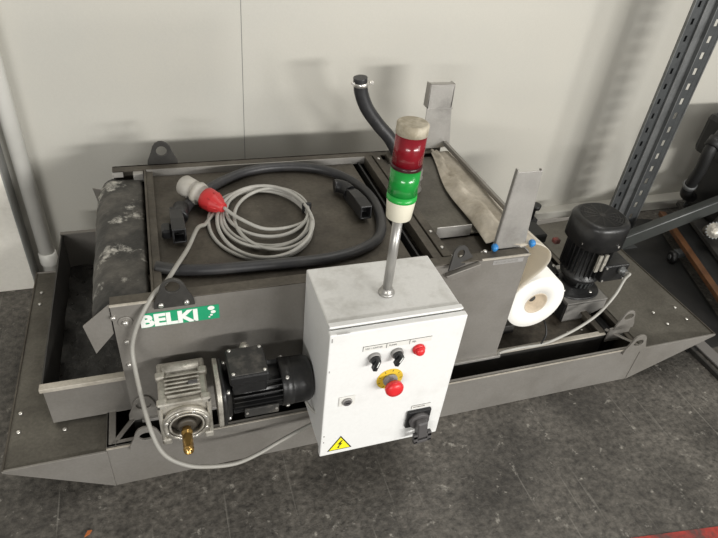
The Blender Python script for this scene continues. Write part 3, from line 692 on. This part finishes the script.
# ================================================================== POWER CABLE WITH RED PLUG
pc = thing('power_cable', (.4, .3, LZ), 'coiled grey power cable with red industrial plug, on the lid inside the hose loop', 'cable')
rc = .0052; z1 = LZ+rc+.001; cp = []
cx0, cy0 = .405, .298
plug_tip = Vector((.303, .362, LZ+.033))
cp += [plug_tip, (.335, .315, LZ+.026), (.395, .262, LZ+.016), (.455, .250, z1+.010), (.510, .268, z1+.008), (.538, .300, z1+.004)]
TIE = (.546, .335); turns = 6; per = 16
RXS = [.150, .140, .108, .145, .088, .132]; RYS = [.192, .176, .140, .168, .112, .186]; CY = [.305, .305, .340, .325, .355, .300]
for i in range(turns*per):
    k = i//per; a = .15+2*PI*(i % per)/per
    f = (i % per)/per; k2 = min(k+1, turns-1)
    mixv = lambda A: A[k]*(1-f)+A[k2]*f
    rx_, ry_, cy_ = mixv(RXS), mixv(RYS), mixv(CY)
    cp.append((TIE[0]+.004*math.sin(k*2.3)-rx_+rx_*math.cos(a), cy_+ry_*math.sin(a), z1+.0052*k*(.6+.4*math.cos(a))+.001*math.sin(a*3+k)))
b = B(); b.tube(cp, rc, 8, 4); b.build('coil', 'cable_white', pc)
dn = [cp[-1], (.50, .22, z1+.02), (.42, .17, z1+.018), (.33, .20, z1+.02), (.275, .30, LZ+.016), (.252, .335, LZ+.010), (.222, .27, LZ+.030), (.190, .18, LZ+.032), (.158, .10, .598), (.128, .045, .592), (.098, .010, .588), (.066, -.014, .55), (.045, -.022, .505), (.033, -.028, .46), (.033, -.05, .42), (.040, -.10, .375), (.054, -.165, .315), (.075, -.192, .255), (.12, -.206, .215), (.17, -.205, .187), (.24, -.195, .160), (.30, -.175, .150), (.36, -.15, .148), (.42, -.13, .152), (.47, -.12, .162), (.50, -.115, .172)]
dn = [(.285, .385, LZ+.008), (.262, .345, LZ+.010), (.245, .31, LZ+.014)] + dn[6:]
b = B(); b.tube(dn, .0056, 10, 7); b.build('supply_lead', 'cable', pc)
b = B(); b.tube([(.44, -.13, .275), (.452, -.15, .262), (.462, -.165, .262)], .0042, 8, 6); b.build('motor_lead', 'cable_white', pc)
b = B(); b.box((.532, .340, LZ+.001), (.560, .349, LZ+.036), .003); b.build('cable_tie', 'ink', pc)
a0 = Vector((.305, .360, LZ+.030)); d = Vector((-.80, 1.0, .12)).normalized()
b = B(); b.lathe([(0, .010), (.002, .014), (.012, .017), (.034, .030), (.038, .031), (.058, .033), (.070, .033), (.073, .029)], a0, d, 28); pg = b.build('plug_body', 'plug_red', pc, label='red plug shell')
for k in range(8):
    a = 2*PI*k/8; u = Vector((0, 0, 1)).cross(d).normalized(); w = d.cross(u)
    e = u*math.cos(a)+w*math.sin(a); p0 = a0+d*.014+e*.018; p1 = a0+d*.042+e*.0315
    b = B(); b.tube([p0, p1], .0022, 6, raw=True); b.build('grip_rib', 'plug_red', pg)
b = B(); b.lathe([(.073, .026), (.090, .026), (.092, .033), (.104, .035), (.108, .033), (.110, .027), (.118, .027), (.121, .031), (.160, .031), (.164, .028), (.164, .024), (.130, .023)], a0, d, 28); b.build('plug_collar', 'plug_grey', pc, label='yellowed grey plug collar')

# ================================================================== COOLANT PUMP
PX, PY = 1.560, .228
pm = thing('coolant_pump', (PX, PY, .124), 'upright black electric pump motor on a steel block, right end of the tank', 'pump')
b = B(); b.box((1.470, .134, .124), (1.552, .34, .201)); b.box((1.470, .134, .124), (1.556, .34, .201)); b.box((1.468, .131, .212), (1.640, .345, .206), .001)
b.box((1.50, .14, .160), (1.555, .33, .200)); b.prism([(1.470, .124), (1.552, .124), (1.640, .165), (1.640, .201), (1.470, .201)], .006, (0, .138, 0), (1, 0, 0), (0, 0, 1))
b.box((1.55, .14, .165), (1.638, .34, .200)); b.build('pump_block', 'steel_light', pm)
b = B(); b.box((1.466, .139, .126), (1.4695, .335, .199)); b.build('block_side', 'dull_black', pm)
b = B(); b.lathe([(0, .088), (.012, .088), (.014, .085), (.018, .058), (.030, .052)], (PX-.010, PY, .206), (0, 0, 1), 40, ex=2.6); b.build('pump_flange', 'black_motor', pm)
for k in range(4):
    a = PI/4+k*PI/2-.3; B().lathe([(0, .007), (.006, .007), (.008, .004)], (PX-.01+.070*math.cos(a), PY+.070*math.sin(a), .218), (0, 0, 1), 6).build('bolt', 'screw', pm)
b = B(); b.lathe([(0, .048), (.02, .050), (.045, .070), (.055, .073), (.06, .066), (.19, .066)], (PX, PY, .225), (0, 0, 1), 36); mh = b.build('motor_housing', 'black_motor', pm)
for k in range(30):
    a = 2*PI*k/30; u = Vector((math.cos(a), math.sin(a), 0)); w = Vector((-math.sin(a), math.cos(a), 0)); o_ = Vector((PX, PY, .300))
    ps = [o_+u*.062-w*.0018, o_+u*.082-w*.0010, o_+u*.082+w*.0010, o_+u*.062+w*.0018]
    b = B(); b.rings([ps, [p+Vector((0, 0, .12)) for p in ps]]); b.build('cooling_fin', 'black_motor', mh)
for k in range(7):
    a = -2.2+k*.25; u = Vector((math.cos(a), math.sin(a), 0)); w = Vector((-math.sin(a), math.cos(a), 0)); o_ = Vector((PX, PY, .240))
    ps = [o_+u*.046-w*.003, o_+u*.060-w*.003, o_+u*.060+w*.003, o_+u*.046+w*.003]
    b = B(); b.rings([ps, [p+Vector((0, 0, .045))+u*.008 for p in ps]]); b.build('bell_rib', 'galv_dark', mh)
b = B(); b.lathe([(0, .087), (.002, .091), (.080, .091), (.089, .089), (.096, .083), (.099, .077)], (PX, PY, .420), (0, 0, 1), 48, ex=2.7)
fc = b.build('fan_cowl', 'black_motor', pm)
for rr in (.014, .024, .034, .044, .054, .064, .072):
    b = B(); b.ring((PX, PY, .5168), (0, 0, 1), rr+.0022, rr-.0006, .0022, 40); b.build('grille_ring', 'dark_metal', fc)
b = B()
for k in range(12):
    a = 2*PI*k/12; b.box((.010, -.0012, 0), (.074, .0012, .0028), 0, Matrix.Translation((PX, PY, .5168)) @ Matrix.Rotation(a, 4, 'Z'))
b.lathe([(0, .011), (.003, .011)], (PX, PY, .5168), (0, 0, 1), 16); b.build('grille_spokes', 'dark_metal', fc)
for a in (-2.6, -1.2, .3): B().lathe([(0, .005), (.004, .005)], (PX+.093*math.cos(a), PY+.093*math.sin(a), .44), (math.cos(a), math.sin(a), 0), 10).build('bolt', 'screw', fc)
b = B(); b.box((1.575, .165, .300), (1.62, .235, .370), .003); b.box((1.566, .130, .295), (1.672, .212, .366), .005, seg=2)
tb = b.build('terminal_box', 'black_motor', pm)
b = B(); b.lathe([(0, .016), (.012, .016), (.014, .012), (.024, .012)], (1.636, .132, .345), (.25, -1, 0), 18); b.build('cable_gland', 'galv', tb)
for x, z in ((1.574, .303), (1.663, .303), (1.574, .358)): B().lathe([(0, .004), (.003, .004)], (x, .130, z), (0, -1, 0), 10).build('bolt', 'screw', tb)
for dx in (-.028, -.004): b = B(); b.box((PX+dx, PY-.090, .340), (PX+dx+.014, PY-.080, .410), .001); b.build('rating_plate', 'alu', mh)
# grey cable of the pump
kc = thing('pump_cable', (1.4, .06, .17), 'thin pale grey cable from the black pump motor back to the machine', 'cable')
b = B(); b.tube([(1.641, .112, .345), (1.646, .098, .350), (1.640, .09, .352), (1.628, .09, .332), (1.600, .075, .278), (1.54, .055, .222), (1.46, .038, .187), (1.36, .020, .168), (1.29, .008, .168), (1.22, .010, .168), (1.15, .006, .170), (1.12, -.004, .176)], .0050, 10, 8)
b.build('lead', 'cable_white', kc)
b = B(); b.tube([(1.29, .008, .1705), (1.305, .018, .21), (1.30, .06, .24), (1.27, .15, .18)], .003, 8, 8); b.build('thin_lead', 'ink', kc, label='thin black lead')

# piping behind the pump
pp = thing('pump_pipework', (1.45, .5, .124), 'dark valve and pipework between the paper roll and the black pump', 'pipework')
b = B(); b.tube([(1.36, .60, .26), (1.40, .53, .27), (1.45, .43, .27), (1.48, .34, .25), (1.50, .28, .22)], .024, 14, 6); b.build('pipe', 'dark_metal', pp)
b = B(); b.cyl((1.36, .62, .124), (1.36, .60, .30), .030, 18, bev=.004); b.cyl((1.36, .60, .275), (1.395, .54, .272), .033, 18, bev=.003); b.build('elbow', 'steel_dirty', pp)
b = B(); b.box((1.40, .56, .124), (1.56, .70, .275), .004); b.build('black_box', 'dull_black', pp)
b = B(); b.box((1.43, .40, .285), (1.52, .50, .325), .006); b.build('valve_body', 'dull_black', pp)
b = B(); b.box((1.470, .30, .352), (1.495, .325, .372), .004); b.build('red_valve_cap', 'redpaint', pp, label='red cap')
b = B(); b.lathe([(0, .008), (.05, .008), (.051, .022), (.068, .024), (.070, .018)], (1.60, .62, .25), (0, 0, 1), 16); b.box((1.58, .60, .124), (1.62, .64, .255), .003); b.build('valve_knob', 'ink', pp)
b = B(); b.tube([(1.42, .695, .26), (1.42, .70, .33), (1.40, .69, .36), (1.37, .66, .345), (1.36, .62, .30)], .014, 12, 6); b.build('bent_hose', 'hose', pp)
for x, y, z in ((1.475, .345, .278), (1.50, .30, .25)): B().lathe([(0, .007), (.006, .007), (.008, .004)], (x, y, z), (0, -.3, 1), 8).build('bolt', 'screw', pp)

# ================================================================== RACK UPRIGHT AND BRACE
ru = thing('rack_upright', (2.15, .68, 0), 'tall perforated galvanised rack post standing by the wall at the right', 'post')
UX0, UX1, UY = 2.068, 2.250, .680
H = 2.9
def slotted(x0, x1, xs0, xs1, pitch, sh, y, t, z0, z1):
    """flat strip with a column of rectangular slots"""
    b = B(); b.box((x0, y, z0), (xs0, y+t, z1)); b.box((xs1, y, z0), (x1, y+t, z1))
    z = z0
    while z < z1:
        b.box((xs0, y, z), (xs1, y+t, min(z1, z+pitch-sh))); z += pitch
    return b
slotted(UX0+.112, UX1-.006, UX0+.132, UX0+.148, .062, .026, UY, .0025, .05, H).build('slotted_face', 'galv_dark', ru)
b = slotted(UX1-.030, UX1-.006, UX1-.024, UX1-.017, .062, .009, UY-.0005, .0026, .081, H); b.build('slotted_face', 'galv_dark', ru)
slotted(UX0+.0, UX0+.050, UX0+.018, UX0+.030, .062, .022, UY+.004, .0025, .05, H).build('slotted_face', 'galv_dark', ru)
b = B(); b.box((UX0+.060, UY+.016, 0), (UX0+.112, UY+.0185, H)); b.build('web', 'galv', ru)
b = B(); b.box((UX0+.050, UY-.006, 0), (UX0+.060, UY+.018, H), .0015); b.build('ridge', 'galv', ru)
b = B(); b.box((UX0+.110, UY-.001, 0), (UX0+.114, UY+.018, H)); b.build('ridge', 'galv', ru)
b = B(); b.box((UX1-.006, UY-.004, 0), (UX1, UY+.014, H), .001); b.box((UX0-.003, UY, 0), (UX0+.001, UY+.010, H)); b.build('side_flange', 'galv', ru)
b = B(); b.box((UX0+.001, UY+.014, 0), (UX0+.055, UY+.0165, H)); b.build('back_web', 'galv_dark', ru)
b = B(); b.box((UX0-.03, UY-.05, 0), (UX1+.03, UY+.10, .006), .001); b.box((UX0-.002, UY-.002, .006), (UX1, UY+.012, .10)); b.build('foot_plate', 'galv_dark', ru)

br = thing('rack_brace', (2.3, .6, .02), 'dark grey-green angle brace running from the rack post foot out to the right', 'brace')
b = B(); A = Vector((2.02, .570, .062)); C_ = Vector((2.95, .570, .356)); d = (C_-A).normalized(); n = Vector((0, 1, 0)); w = n.cross(d)
sec = [(0, -.030), (0, .030), (.006, .036), (.036, .036), (.036, .032), (.008, .032), (.004, .026), (.004, -.030)]
R_ = [[p+n*s0-w*s1 for s0, s1 in sec] for p in (A, C_)]
b.rings(R_); b.build('angle_bar', 'brace', br)
b = B(); b.tube([A+w*.0+Vector((0, -.001, .034)), C_+Vector((0, -.001, .034))], .0035, 6, raw=True); b.build('bar_edge', 'galv', br)
b = B(); b.box((2.06, .606, .006), (2.16, .612, .11)); b.box((2.06, .61, .006), (2.066, .69, .05)); b.build('gusset', 'galv_dark', br)

# low rail on the floor under the right ramp
fr = thing('floor_rail', (2.06, -.2, 0), 'pale steel rail lying on the floor past the right tip of the tank', 'rail')
b = B(); b.box((2.045, -.9, 0), (2.100, .30, .012), .002); b.build('flat_bar', 'galvrail', fr)
b = B(); b.box((2.000, -.9, 0), (2.012, .30, .02), .002); b.build('edge_bar', 'dark_metal', fr)
# orange scrap
b = B(); b.prism([(-.145, -.208), (-.133, -.203), (-.128, -.194), (-.138, -.193)], .003, (0, 0, .0005), (1, 0, 0), (0, 1, 0))
b.build('orange_scrap', 'leaf', label='tiny orange scrap on the floor at the lower left', cat='scrap')

mt = B(); mt.prism([(1.99, -.02), (2.235, -.02), (2.55, .84), (2.30, .90), (2.02, .78)], .004, (0, 0, 0), (1, 0, 0), (0, 1, 0))  # thin black sheet stands in for the shade on this floor
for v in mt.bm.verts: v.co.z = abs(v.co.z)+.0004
mt.build('floor_shade_sheet', 'dull_black', label='thin black sheet painting the floor shade between the tank ramp and the orange plank', cat='shade')
# ================================================================== TROLLEY AND ENGINE BEHIND, RIGHT
tr = thing('low_trolley', (2.7, .45, 0), 'low black platform trolley edged with an orange plank, behind the brace at the right', 'trolley')
def slab(p0, p1, w, z0, z1, m, n, par, side=1):
    p0, p1 = Vector((*p0, 0)), Vector((*p1, 0)); d = (p1-p0).normalized(); s = Vector((d.y, -d.x, 0))*side*w
    b = B(); b.rings([[q+Vector((0, 0, z)) for q in (p0, p1, p1+s, p0+s)] for z in (z0, z1)]); return b.build(n, m, par, .002)
slab((2.520, .80), (2.225, .02), .032, .062, .084, 'orange', 'edge_plank', tr, -1)
slab((2.554, .80), (2.259, .02), .12, .05, .075, 'dull_black', 'platform', tr, -1)
slab((2.66, .84), (2.37, .08), .8, .085, .105, 'dark_metal', 'deck_sheet', tr, -1)
b = B(); b.lathe([(0, .024), (.003, .029), (.022, .029), (.025, .024)], (2.355, .505, .030), (1, -.35, 0), 24); cw = b.build('caster_wheel', 'ink', tr)
b = B(); b.lathe([(0, .013), (.004, .012)], (2.355, .505, .030), (-1, .35, 0), 16); b.build('hub', 'galv', cw)
b = B(); b.box((2.375, .48, .035), (2.42, .52, .062), .003); b.build('caster_fork', 'galv_dark', tr)
for x, y in ((2.34, .12), (2.9, .75), (2.85, .1)):
    b = B(); b.cyl((x, y, .028), (x+.025, y, .028), .028, 20); b.build('caster_wheel', 'ink', tr); 
    b = B(); b.box((x, y-.02, .04), (x+.025, y+.02, .085 if x > 2.5 else .05)); b.build('caster_fork', 'galv_dark', tr)
en = thing('engine_part', (2.75, .5, .105), 'dark machine part with a toothed metal wheel and black hose, on the trolley', 'engine part')
b = B(); b.box((2.66, .44, .106), (3.1, .80, .42), .03, seg=2); b.box((2.58, .62, .40), (3.0, .84, .60), .03, seg=2); b.build('casing', 'dull_black', en)
gc = Vector((2.500, .47, .185)); gd = Vector((-.45, -.75, .55)).normalized()
b = B(); b.lathe([(-.06, .028), (-.006, .036), (0, .036), (.004, .034), (.006, .026), (.012, .024), (.014, .010)], gc, gd, 26); gw = b.build('gear_wheel', 'alu', en)
u = Vector((0, 0, 1)).cross(gd).normalized(); w = gd.cross(u)
for k in range(16):
    a = 2*PI*k/16; e = u*math.cos(a)+w*math.sin(a)
    b = B(); b.tube([gc+e*.036-gd*.006, gc+e*.036+gd*.002], .004, 6, raw=True); b.build('gear_tooth', 'galv', gw)
b = B(); b.tube([gc-gd*.05, (2.60, .54, .17), (2.70, .58, .22)], .022, 12, 6); b.build('shaft_housing', 'dark_metal', en)
b = B(); b.tube([(2.60, .72, .56), (2.505, .665, .565), (2.46, .65, .50), (2.475, .66, .40), (2.49, .68, .33), (2.52, .71, .26), (2.57, .74, .21), (2.62, .74, .19)], .026, 16, 7); b.build('hose', 'ink', en)
b = B(); b.lathe([(0, .0285), (.001, .031), (.022, .031), (.023, .0285)], (2.498, .69, .305), (.16, .18, -.5), 22); b.build('hose_clamp', 'galv', en)
b = B(); b.lathe([(0, .0285), (.001, .034), (.045, .034), (.046, .0285)], (2.485, .657, .55), (-.55, -.2, -.75), 22); b.build('hose_cuff', 'ink', en)
b = B(); b.prism([(2.66, .106), (2.95, .106), (2.95, .60), (2.64, .60)], .006, (0, .80, 0), (1, 0, 0), (0, 0, 1)); b.build('grey_panel', 'galv', en)
